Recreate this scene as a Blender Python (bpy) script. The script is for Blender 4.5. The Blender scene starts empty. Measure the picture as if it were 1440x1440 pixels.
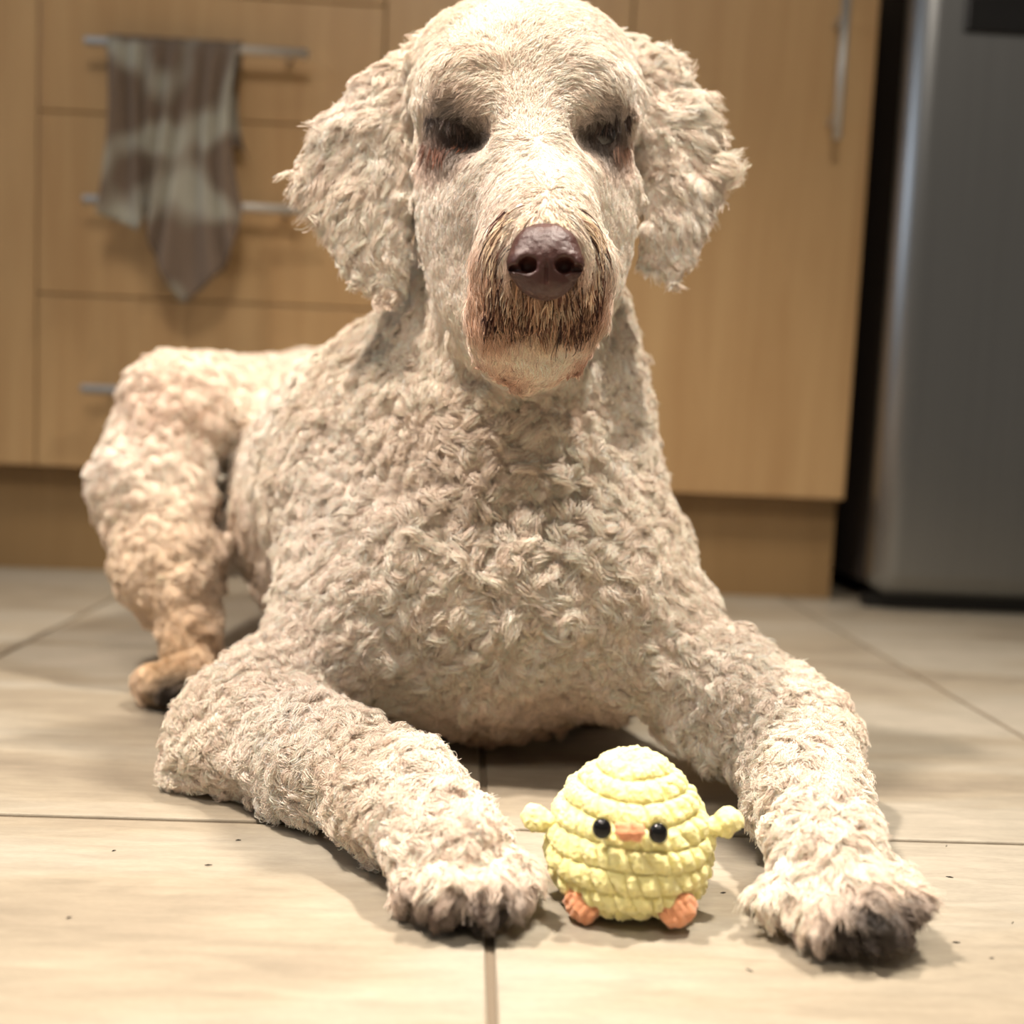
import bpy, math, gc, os
import numpy as np
from mathutils import Matrix, Vector
rng = np.random.default_rng(7)
sc = bpy.context.scene

# ------------------------------------------------------------------ camera
F_PX, CAM_H = 1500.0, 0.243
PITCH, YAW, ROLL = math.radians(5.0), math.radians(2.5), math.radians(2.6)
camd = bpy.data.cameras.new('camera'); cam = bpy.data.objects.new('camera', camd)
sc.collection.objects.link(cam); sc.camera = cam
Mc = Matrix.Rotation(-YAW, 4, 'Z') @ Matrix.Rotation(math.pi/2-PITCH, 4, 'X') @ Matrix.Rotation(ROLL, 4, 'Z')
cam.matrix_world = Matrix.Translation((0, 0, CAM_H)) @ Mc
camd.sensor_width = 36.0; camd.lens = F_PX/1440*36.0
camd.clip_start = 0.02; camd.clip_end = 50
camd.dof.use_dof = True; camd.dof.focus_distance = 0.600
camd.dof.aperture_fstop = (camd.lens/1000)/0.0105
camd.dof.aperture_blades = 0

# ------------------------------------------------------------------ world, lamps, exposure
w = bpy.data.worlds.new('room_light'); sc.world = w; w.use_nodes = True
w.node_tree.nodes['Background'].inputs[0].default_value = (1.0, 0.87, 0.72, 1)
w.node_tree.nodes['Background'].inputs[1].default_value = 0.18
def lamp(name, loc, size, energy, col, target=None, spot=None):
    ld = bpy.data.lights.new(name, 'AREA'); ld.shape = 'DISK'; ld.size = size
    ld.energy = energy; ld.color = col
    if spot: ld.spread = math.radians(spot)
    o = bpy.data.objects.new(name, ld); sc.collection.objects.link(o); o.location = loc
    d = Vector(target)-Vector(loc) if target else Vector((0, 0, -1))
    o.rotation_euler = d.to_track_quat('-Z', 'Y').to_euler()
    return o
WARM = (1.0, 0.87, 0.75)
lamp('ceiling_or_fill_light', (-0.85, 0.42, 2.25), 0.16, 10.8, WARM, (-0.05, 0.48, 0.1), 62)
lamp('ceiling_or_fill_light', (0.75, 0.62, 2.25), 0.13, 9.2, (1.0, 0.9, 0.78), (0.05, 0.50, 0.1), 62)
lamp('ceiling_or_fill_light', (-0.05, -0.55, 2.0), 0.5, 8, (1.0, 0.88, 0.75), (0.0, 0.7, 0.25), 120)  # added frontal fill from behind the camera, not a downlight of the room
lamp('fridge_edge_light', (-2.3, 0.55, 1.25), 0.7, 8, (0.76, 0.86, 1.0), (0.5, 1.2, 0.5))  # added cool lamp that makes the bluish highlight on the refrigerator's edge
sc.view_settings.view_transform = 'Standard'; sc.view_settings.look = 'None'
sc.view_settings.exposure = 0.0; sc.view_settings.gamma = 1.0
sc.view_settings.use_curve_mapping = False
cy = sc.cycles
cy.use_denoising = True
cy.max_bounces = 6; cy.diffuse_bounces = 3; cy.glossy_bounces = 3; cy.transmission_bounces = 3
cy.sample_clamp_indirect = 4.0
try:
    sc.cycles_curves.shape = 'RIBBONS'; sc.cycles_curves.subdivisions = 2
except Exception: pass

# ------------------------------------------------------------------ helpers
MC = np.array(Mc.to_3x3()); CAM = np.array([0, 0, CAM_H])
def at(px, py, d):
    """world point seen at pixel (px, py), d metres in front of the lens"""
    return CAM + MC @ np.array([(px-720)/F_PX*d, (720-py)/F_PX*d, -d])
def proj(P):
    q = (np.asarray(P)-CAM) @ MC
    return 720+F_PX*q[:, 0]/-q[:, 2], 720-F_PX*q[:, 1]/-q[:, 2], -q[:, 2]
def srgb(r, g, b):
    f = lambda c: c/12.92 if c <= .04045 else ((c+.055)/1.055)**2.4
    return (f(r/255), f(g/255), f(b/255), 1)
def tag(o, label=None, cat=None, group=None, kind=None):
    if label: o['label'] = label
    if cat: o['category'] = cat
    if group: o['group'] = group
    if kind: o['kind'] = kind
    return o
def link(o, parent=None):
    sc.collection.objects.link(o)
    if parent: o.parent = parent
    return o
def empty(name, loc=(0, 0, 0), rz=0):
    o = bpy.data.objects.new(name, None); o.empty_display_size = .05; o.location = loc
    o.rotation_euler = (0, 0, rz); return link(o)
def mesh(name, v, f, m, parent=None, smooth=True):
    me = bpy.data.meshes.new(name)
    v = np.asarray(v, dtype=np.float32)
    if isinstance(f, np.ndarray):
        n, k = f.shape
        me.vertices.add(len(v)); me.vertices.foreach_set('co', v.ravel())
        me.loops.add(n*k); me.loops.foreach_set('vertex_index', f.astype(np.int32).ravel())
        me.polygons.add(n); me.polygons.foreach_set('loop_start', np.arange(0, n*k, k, dtype=np.int32))
        me.update(calc_edges=True)
    else:
        me.from_pydata([tuple(map(float, q)) for q in v], [], f)
    me.validate()
    if smooth: me.polygons.foreach_set('use_smooth', np.ones(len(me.polygons), dtype=bool))
    if m: me.materials.append(m)
    return link(bpy.data.objects.new(name, me), parent)
def box(name, lo, hi, m, parent=None, bevel=0.0, seg=2):
    (a, b, c), (d, e, g) = lo, hi
    v = [(a,b,c),(d,b,c),(d,e,c),(a,e,c),(a,b,g),(d,b,g),(d,e,g),(a,e,g)]
    f = [(0,3,2,1),(4,5,6,7),(0,1,5,4),(1,2,6,5),(2,3,7,6),(3,0,4,7)]
    o = mesh(name, v, f, m, parent, smooth=False)
    if bevel:
        md = o.modifiers.new('bevel', 'BEVEL'); md.width = bevel; md.segments = seg; md.limit_method = 'ANGLE'
    return o
def tube(name, pts, rad, m, parent=None, seg=14, caps=True):
    pts = [Vector(p) for p in pts]; v = []; f = []
    rad = rad if hasattr(rad, '__len__') else [rad]*len(pts)
    for i, p in enumerate(pts):
        t = (pts[min(i+1, len(pts)-1)]-pts[max(i-1, 0)]).normalized()
        u = t.cross(Vector((0, 0, 1)));  u = u if u.length > .1 else t.cross(Vector((0, 1, 0)))
        u.normalize(); q = t.cross(u)
        for k in range(seg):
            an = 2*math.pi*k/seg; v.append(p+(u*math.cos(an)+q*math.sin(an))*rad[i])
    for i in range(len(pts)-1):
        for k in range(seg):
            f.append((i*seg+k, i*seg+(k+1) % seg, (i+1)*seg+(k+1) % seg, (i+1)*seg+k))
    if caps: f += [tuple(range(seg))[::-1], tuple(range((len(pts)-1)*seg, len(pts)*seg))]
    return mesh(name, v, f, m, parent)

def _hash(ix, iy, iz, s):
    h = (ix*374761393 + iy*668265263 + iz*2147483647 + s*974711) & 0xffffffff
    h = ((h ^ (h >> 13))*1274126177) & 0xffffffff
    return ((h ^ (h >> 16)) & 0xffff)/65535.0
def vnoise(P, scale, s=0):
    """smooth value noise in -1..1 at points P (n,3)"""
    Q = P/scale; I = np.floor(Q).astype(np.int64); T = Q-I; T = T*T*(3-2*T)
    out = 0
    for dx in (0, 1):
        for dy in (0, 1):
            for dz in (0, 1):
                wgt = (T[:, 0] if dx else 1-T[:, 0])*(T[:, 1] if dy else 1-T[:, 1])*(T[:, 2] if dz else 1-T[:, 2])
                out = out + wgt*_hash(I[:, 0]+dx, I[:, 1]+dy, I[:, 2]+dz, s)
    return out*2-1

# ---- implicit surfaces --------------------------------------------------
class Field:
    def __init__(s, lo, hi, h):
        s.lo = np.array(lo, float); s.h = h
        s.n = np.ceil((np.array(hi)-s.lo)/h).astype(int)+1
        s.g = np.full(s.n, 0.08, dtype=np.float32)
    def _sub(s, lo, hi, pad):
        a = np.clip(np.floor((np.array(lo)-pad-s.lo)/s.h).astype(int), 0, s.n)
        b = np.clip(np.ceil((np.array(hi)+pad-s.lo)/s.h).astype(int)+1, 0, s.n)
        sl = tuple(slice(a[i], b[i]) for i in range(3))
        ax = [(s.lo[i]+s.h*np.arange(a[i], b[i])).astype(np.float32) for i in range(3)]
        X, Y, Z = np.meshgrid(*ax, indexing='ij'); return sl, X, Y, Z
    def union(s, sl, d, k):
        g = s.g[sl]
        if k > 0:
            hh = np.clip(.5+.5*(g-d)/k, 0, 1); s.g[sl] = g*(1-hh)+d*hh-k*hh*(1-hh)
        else: s.g[sl] = np.minimum(g, d)
    def carve(s, c, r, k):
        c = np.array(c); r = np.array(r, float)*np.ones(3)
        sl, X, Y, Z = s._sub(c-r, c+r, k+.01)
        d = s._ell(X, Y, Z, c, r); g = s.g[sl]
        hh = np.clip(.5-.5*(g+d)/k, 0, 1)
        s.g[sl] = g*(1-hh)+(-d)*hh+k*hh*(1-hh)
    def _ell(s, X, Y, Z, c, r):
        x, y, z = (X-c[0]), (Y-c[1]), (Z-c[2])
        k0 = np.sqrt((x/r[0])**2+(y/r[1])**2+(z/r[2])**2)+1e-6
        k1 = np.sqrt((x/r[0]**2)**2+(y/r[1]**2)**2+(z/r[2]**2)**2)+1e-6
        return k0*(k0-1)/k1
    def ell(s, c, r, k=.02):
        c = np.array(c); r = np.array(r, float)*np.ones(3)
        sl, X, Y, Z = s._sub(c-r, c+r, k+.02); s.union(sl, s._ell(X, Y, Z, c, r), k)
    def cap(s, a, b, ra, rb, k=.02, sq=1.0):
        """rounded cone from a to b; sq<1 flattens it along world Y"""
        a = np.array(a, float); b = np.array(b, float); R = max(ra, rb)
        sl, X, Y, Z = s._sub(np.minimum(a, b)-R, np.maximum(a, b)+R, k+.02)
        q = 1/sq; A = a*[1, q, 1]; B = b*[1, q, 1]; ab = B-A; L2 = ab@ab+1e-12
        x, y, z = X-A[0], Y*q-A[1], Z-A[2]
        t = np.clip((x*ab[0]+y*ab[1]+z*ab[2])/L2, 0, 1)
        d = np.sqrt((x-t*ab[0])**2+(y-t*ab[1])**2+(z-t*ab[2])**2)-(ra+(rb-ra)*t)
        s.union(sl, d, k)
    def noise(s, amp, scale, seed=0, mask=None):
        near = np.abs(s.g) < .02
        idx = np.argwhere(near); P = s.lo+idx*s.h
        a = amp if mask is None else amp*mask(P)
        s.g[near] += (a*vnoise(P, scale, seed)).astype(np.float32)
    def surface(s):
        g = s.g; n = s.n; ins = g < 0
        c = np.zeros(n-1, dtype=np.int8)
        for dx in (0, 1):
            for dy in (0, 1):
                for dz in (0, 1):
                    c += ins[dx:n[0]-1+dx, dy:n[1]-1+dy, dz:n[2]-1+dz]
        act = (c > 0) & (c < 8); cells = np.argwhere(act)
        vid = np.full(n-1, -1, dtype=np.int32); vid[act] = np.arange(len(cells))
        acc = np.zeros((len(cells), 3)); cnt = np.zeros(len(cells))
        E = [((a), (b)) for a in [(x, y, z) for x in (0, 1) for y in (0, 1) for z in (0, 1)]
             for b in [(x, y, z) for x in (0, 1) for y in (0, 1) for z in (0, 1)] if a < b and sum(np.abs(np.subtract(a, b))) == 1]
        for a, b in E:
            va = g[cells[:, 0]+a[0], cells[:, 1]+a[1], cells[:, 2]+a[2]].astype(float)
            vb = g[cells[:, 0]+b[0], cells[:, 1]+b[1], cells[:, 2]+b[2]].astype(float)
            m = (va < 0) != (vb < 0); t = np.where(m, va/np.where(m, va-vb, 1), 0)
            p = np.array(a)+t[:, None]*(np.array(b)-np.array(a))
            acc[m] += p[m]; cnt[m] += 1
        V = s.lo+s.h*(cells+acc/cnt[:, None])
        F = []
        for ax in range(3):
            o = [i for i in range(3) if i != ax]
            A = ins[:-1] if ax == 0 else ins[:, :-1] if ax == 1 else ins[:, :, :-1]
            B = ins[1:] if ax == 0 else ins[:, 1:] if ax == 1 else ins[:, :, 1:]
            e = np.argwhere(A != B); e = e[(e[:, o[0]] > 0) & (e[:, o[1]] > 0)]
            e = e[(e[:, o[0]] < n[o[0]]-1) & (e[:, o[1]] < n[o[1]]-1)]
            q = []
            for u, v in ((-1, -1), (0, -1), (0, 0), (-1, 0)):
                c2 = e.copy(); c2[:, o[0]] += u; c2[:, o[1]] += v
                q.append(vid[c2[:, 0], c2[:, 1], c2[:, 2]])
            q = np.stack(q, 1)
            inside_first = ins[e[:, 0], e[:, 1], e[:, 2]]
            flip = inside_first if ax == 1 else ~inside_first
            q[flip] = q[flip][:, ::-1]
            F.append(q)
        return V, np.concatenate(F)
    def grad(s, P):
        Q = np.clip(((P-s.lo)/s.h).round().astype(int), 1, s.n-2); G = []
        for i in range(3):
            e = np.zeros(3, int); e[i] = 1
            G.append(s.g[tuple((Q+e).T)]-s.g[tuple((Q-e).T)])
        G = np.stack(G, 1).astype(float); return G/(np.linalg.norm(G, axis=1, keepdims=True)+1e-9)

# ---- materials ----------------------------------------------------------
def mat(name, col, rough=.5, metal=0.0, bump=None, var=None, spec=.5, coat=0, aniso=0):
    """bump=(scale, strength, distance); var=(scale, amount, stretch xyz)"""
    m = bpy.data.materials.new(name); m.use_nodes = True; nt = m.node_tree; N = nt.nodes; Lk = nt.links
    b = N['Principled BSDF']; b.inputs['Base Color'].default_value = col
    b.inputs['Roughness'].default_value = rough; b.inputs['Metallic'].default_value = metal
    b.inputs['Specular IOR Level'].default_value = spec; b.inputs['Coat Weight'].default_value = coat
    if aniso: b.inputs['Anisotropic'].default_value = aniso
    tc = N.new('ShaderNodeTexCoord')
    if var:
        mp = N.new('ShaderNodeMapping'); mp.inputs['Scale'].default_value = var[2]
        n = N.new('ShaderNodeTexNoise'); n.inputs['Scale'].default_value = var[0]; n.inputs['Detail'].default_value = 6
        Lk.new(tc.outputs['Object'], mp.inputs[0]); Lk.new(mp.outputs[0], n.inputs['Vector'])
        r = N.new('ShaderNodeMapRange'); r.inputs[3].default_value = 1-var[1]; r.inputs[4].default_value = 1+var[1]
        r.inputs[1].default_value = .3; r.inputs[2].default_value = .7
        mx = N.new('ShaderNodeVectorMath'); mx.operation = 'SCALE'; mx.inputs[0].default_value = col[:3]
        Lk.new(n.outputs['Fac'], r.inputs[0]); Lk.new(r.outputs[0], mx.inputs['Scale'])
        Lk.new(mx.outputs[0], b.inputs['Base Color'])
    if bump:
        n = N.new('ShaderNodeTexNoise'); n.inputs['Scale'].default_value = bump[0]; n.inputs['Detail'].default_value = 4
        bp = N.new('ShaderNodeBump'); bp.inputs['Strength'].default_value = bump[1]; bp.inputs['Distance'].default_value = bump[2]
        Lk.new(tc.outputs['Object'], n.inputs['Vector']); Lk.new(n.outputs['Fac'], bp.inputs['Height'])
        Lk.new(bp.outputs[0], b.inputs['Normal'])
    return m

def tile_material():
    m = bpy.data.materials.new('stone_tile'); m.use_nodes = True; nt = m.node_tree; N = nt.nodes; Lk = nt.links
    b = N['Principled BSDF']; tc = N.new('ShaderNodeTexCoord'); oi = N.new('ShaderNodeObjectInfo')
    off = N.new('ShaderNodeVectorMath'); off.operation = 'SCALE'; off.inputs['Scale'].default_value = 9.0
    cb = N.new('ShaderNodeCombineXYZ'); Lk.new(oi.outputs['Random'], cb.inputs[0]); Lk.new(oi.outputs['Random'], cb.inputs[2])
    Lk.new(cb.outputs[0], off.inputs[0])
    ad = N.new('ShaderNodeVectorMath'); ad.operation = 'ADD'; Lk.new(tc.outputs['Object'], ad.inputs[0]); Lk.new(off.outputs[0], ad.inputs[1])
    def noise(scale, sx, sy, det, dist=0.6):
        mp = N.new('ShaderNodeMapping'); mp.inputs['Scale'].default_value = (sx, sy, 1); mp.inputs['Rotation'].default_value = (0, 0, .12)
        n = N.new('ShaderNodeTexNoise'); n.inputs['Scale'].default_value = scale; n.inputs['Detail'].default_value = det
        n.inputs['Distortion'].default_value = dist
        Lk.new(ad.outputs[0], mp.inputs[0]); Lk.new(mp.outputs[0], n.inputs['Vector']); return n
    n1 = noise(3.2, 1, 3.0, 5); n2 = noise(26, 1, 6, 5); n3 = noise(220, 1, 5, 2, 0)
    cr = N.new('ShaderNodeValToRGB'); e = cr.color_ramp.elements
    e[0].position = .28; e[0].color = srgb(128, 118, 104); e[1].position = .72; e[1].color = srgb(165, 157, 143)
    k = cr.color_ramp.elements.new(.45); k.color = srgb(150, 140, 123)
    k = cr.color_ramp.elements.new(.58); k.color = srgb(158, 151, 137)
    Lk.new(n1.outputs['Fac'], cr.inputs[0])
    mx = N.new('ShaderNodeMixRGB'); mx.blend_type = 'OVERLAY'; mx.inputs[0].default_value = .28
    Lk.new(cr.outputs[0], mx.inputs[1]); Lk.new(n2.outputs['Fac'], mx.inputs[2])
    mx2 = N.new('ShaderNodeMixRGB'); mx2.blend_type = 'OVERLAY'; mx2.inputs[0].default_value = .14
    Lk.new(mx.outputs[0], mx2.inputs[1]); Lk.new(n3.outputs['Fac'], mx2.inputs[2])
    Lk.new(mx2.outputs[0], b.inputs['Base Color'])
    b.inputs['Roughness'].default_value = .38; b.inputs['Specular IOR Level'].default_value = .4
    bp = N.new('ShaderNodeBump'); bp.inputs['Strength'].default_value = .25; bp.inputs['Distance'].default_value = .0006
    Lk.new(n2.outputs['Fac'], bp.inputs['Height']); Lk.new(bp.outputs[0], b.inputs['Normal'])
    return m
def wood_material(name, c0, c1, rough=.42):
    m = bpy.data.materials.new(name); m.use_nodes = True; nt = m.node_tree; N = nt.nodes; Lk = nt.links
    b = N['Principled BSDF']; tc = N.new('ShaderNodeTexCoord')
    mp = N.new('ShaderNodeMapping'); mp.inputs['Scale'].default_value = (14, 14, .9)
    n = N.new('ShaderNodeTexNoise'); n.inputs['Scale'].default_value = 2.2; n.inputs['Detail'].default_value = 7; n.inputs['Distortion'].default_value = .8
    Lk.new(tc.outputs['Object'], mp.inputs[0]); Lk.new(mp.outputs[0], n.inputs['Vector'])
    cr = N.new('ShaderNodeValToRGB'); cr.color_ramp.elements[0].position = .3; cr.color_ramp.elements[1].position = .7
    cr.color_ramp.elements[0].color = c0; cr.color_ramp.elements[1].color = c1
    Lk.new(n.outputs['Fac'], cr.inputs[0]); Lk.new(cr.outputs[0], b.inputs['Base Color'])
    b.inputs['Roughness'].default_value = rough
    return m
M_TILE = tile_material()
M_GROUT = mat('grout', srgb(108, 96, 80), .9, bump=(300, .4, .001))
M_WOOD = wood_material('oak_veneer', srgb(177, 142, 98), srgb(193, 160, 115))
M_WOODD = wood_material('oak_veneer_edge', srgb(118, 84, 46), srgb(134, 98, 56))
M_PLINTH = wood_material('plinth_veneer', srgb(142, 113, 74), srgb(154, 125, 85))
M_STEEL = mat('brushed_steel', (.31, .32, .325, 1), .34, 1.0, var=(3, .05, (60, 60, .6)), aniso=.5)
M_HANDLE = mat('satin_steel', (.62, .61, .58, 1), .55, 1.0)
M_BLACK = mat('black_plastic', (.008, .008, .009, 1), .35)
M_DARK = mat('dark_cavity', (.035, .024, .016, 1), .8)
M_WALL = mat('wall_paint', srgb(205, 192, 165), .8)
M_WORK = mat('dark_worktop', srgb(70, 58, 46), .3)

# ------------------------------------------------------------------ room shell: floor of separate tiles, wall
floor = box('floor', (-2.7, -0.9, -.03), (2.4, 2.1, -.0022), M_GROUT); tag(floor, 'grout bed under the cream stone floor tiles', kind='structure')
TS, GX, GY, GW = .45, .0195, .6155, .0046
tile_me = None
for i in range(-6, 5):
    for j in range(-3, 3):
        x0, y0 = GX+i*TS, GY+j*TS
        if tile_me is None:
            t = box('tile', (-TS/2+GW/2, -TS/2+GW/2, -.008), (TS/2-GW/2, TS/2-GW/2, 0), M_TILE, floor, bevel=.0012, seg=2); tile_me = t.data
        else:
            t = bpy.data.objects.new('tile', tile_me); link(t, floor)
            md = t.modifiers.new('bevel', 'BEVEL'); md.width = .0012; md.segments = 2
        t.location = (x0+TS/2, y0+TS/2, rng.uniform(-.0004, .0))
wall = box('wall_back', (-2.7, 2.1, -.03), (2.4, 2.2, 2.5), M_WALL); tag(wall, kind='structure')

# ------------------------------------------------------------------ kitchen units
YF = 1.50
def bar_handle(parent, p0, p1, out=.034, r=.006):
    """bar handle between two points on the door face, standing off on two posts"""
    a, b = Vector(p0), Vector(p1); o = Vector((0, -out, 0)); d = (b-a).normalized()
    h = tube('handle', [a+o-d*.0, b+o], r, M_HANDLE, parent, 16)
    for q in (a+d*.03, b-d*.03):
        tube('handle_post', [q, q+o], r*.85, M_HANDLE, parent, 10)
    return h
def cabinet(name, x0, x1, label, fronts, group='oak kitchen base units'):
    e = empty(name, ((x0+x1)/2, YF+.3, 0)); tag(e, label, 'cabinet', group)
    iv = Matrix.Translation(-e.location)
    def fix(o):
        o.data.transform(iv) if o.parent == e else None
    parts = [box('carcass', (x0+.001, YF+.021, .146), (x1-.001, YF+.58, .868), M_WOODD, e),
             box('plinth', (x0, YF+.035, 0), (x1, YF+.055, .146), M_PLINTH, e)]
    for kind, a, c, b, d in fronts:
        p = box(kind, (a+.0011, YF, c+.0011), (b-.0011, YF+.0195, d-.0011), M_WOOD, e, bevel=.0012); parts.append(p)
        if kind == 'drawer':
            hz = {.627: .71, .384: .507, .148: .257}[c]
            bar_handle(p, (-.522, YF, hz), (-.232, YF, hz))
        elif kind == 'door' and b > .4:
            bar_handle(p, (.481, YF, .64), (.481, YF, .83))
        elif kind == 'door' and b < -.5:
            bar_handle(p, (a+.055, YF, .64), (a+.055, YF, .83))
    for o in parts: o.data.transform(iv); [ch.data.transform(iv) or [g.data.transform(iv) for g in ch.children] for ch in o.children]
    return e
cabinet('drawer_unit', -.596, -.135, 'oak drawer unit with bar handles, behind the dog on the left', [('drawer', -.596, .627, -.135, .79), ('drawer', -.596, .384, -.135, .627), ('drawer', -.596, .148, -.135, .384), ('top_rail', -.596, .79, -.135, .868)])
cabinet('door_unit', -.135, .54, "oak cupboard with a vertical bar handle, behind the dog's head", [('door', -.135, .148, .2, .868), ('door', .2, .148, .54, .868)])
cabinet('corner_unit', -1.2, -.596, 'plain oak cupboard at the far left edge beside the drawers', [('door', -1.2, .148, -.9, .868), ('door', -.9, .148, -.596, .868)])
wt = box('worktop', (-1.2, YF-.02, .87), (.54, YF+.6, .908), M_WORK, bevel=.003)
tag(wt, 'dark worktop running along above the oak units', 'worktop')

# refrigerator
fr = empty('refrigerator', (.87, 1.44, 0)); tag(fr, 'brushed steel refrigerator standing right of the oak units', 'refrigerator')
fl = []
fl.append(box('body', (.585, 1.50, .03), (1.155, 2.08, 1.78), M_DARK, fr))
fl.append(box('kick_panel', (.572, 1.475, 0), (1.165, 1.5, .02), M_BLACK, fr))
fl.append(box('door', (.565, 1.43, .022), (1.17, 1.495, 1.78), M_STEEL, fr, bevel=.038, seg=10))
fl.append(box('dispenser_panel', (.628, 1.424, .776), (.95, 1.4315, 1.2), M_BLACK, fr, bevel=.003))
for o in fl: o.data.transform(Matrix.Translation(-fr.location))

# tea towel over the top drawer handle
def towel():
    c = mat('towel_cloth', srgb(150, 140, 126), .95, bump=(900, .6, .001))
    nt = c.node_tree; N = nt.nodes; Lk = nt.links; b = N['Principled BSDF']
    tc = N.new('ShaderNodeTexCoord'); wv = N.new('ShaderNodeTexNoise'); wv.inputs['Scale'].default_value = 11; wv.inputs['Detail'].default_value = 1
    cr = N.new('ShaderNodeValToRGB'); cr.color_ramp.elements[0].position = .5; cr.color_ramp.elements[0].color = srgb(112, 97, 84)
    cr.color_ramp.elements[1].position = .62; cr.color_ramp.elements[1].color = srgb(160, 158, 146)
    Lk.new(tc.outputs['Object'], wv.inputs['Vector']); Lk.new(wv.outputs['Fac'], cr.inputs[0]); Lk.new(cr.outputs[0], b.inputs['Base Color'])
    xc, yc, zt = -.405, YF-.034, .71
    V = []; nu, nv = 90, 80
    for side in (1, 0):                                    # back half then front half over the bar
        for j in range(nv//2) if side else range(nv//2, nv):
            v = j/(nv-1)
            for i in range(nu):
                u = i/(nu-1)
                s = abs(v-.5)*2                            # 0 on the bar, 1 at the hem
                if v >= .5:                                # front: hem cut in three tails
                    L = np.interp(u, [0, .18, .36, .5, .66, .82, 1], [.235, .255, .19, .27, .345, .30, .215])
                    yo = -.012-.012*math.sin(s*1.5)
                else:
                    L = .16+.03*math.sin(u*6); yo = .009
                wd = .175*(1-.12*math.sin(s*3.1))
                fold = .013*math.sin(u*21+1.5*s)*min(1, s*3+.25)+.006*math.sin(u*43+2)*s
                x = xc+(u-.5)*wd+.020*s*math.sin(u*9)*s
                y = yc+(yo if s > .06 else yo*s/.06)-(abs(fold) if v >= .5 else -.2*abs(fold))
                z = zt+.0085-s*L if s > .02 else zt+.0085-.001*s
                V.append((x, y, z))
    F = [(j*nu+i, j*nu+i+1, (j+1)*nu+i+1, (j+1)*nu+i) for j in range(nv-1) for i in range(nu-1)]
    o = mesh('tea_towel', V, F, c)
    md = o.modifiers.new('solid', 'SOLIDIFY'); md.thickness = .0018; md.offset = 1
    tag(o, 'grey brown tea towel with pale patches hanging from a drawer handle', 'towel')
towel()

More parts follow.
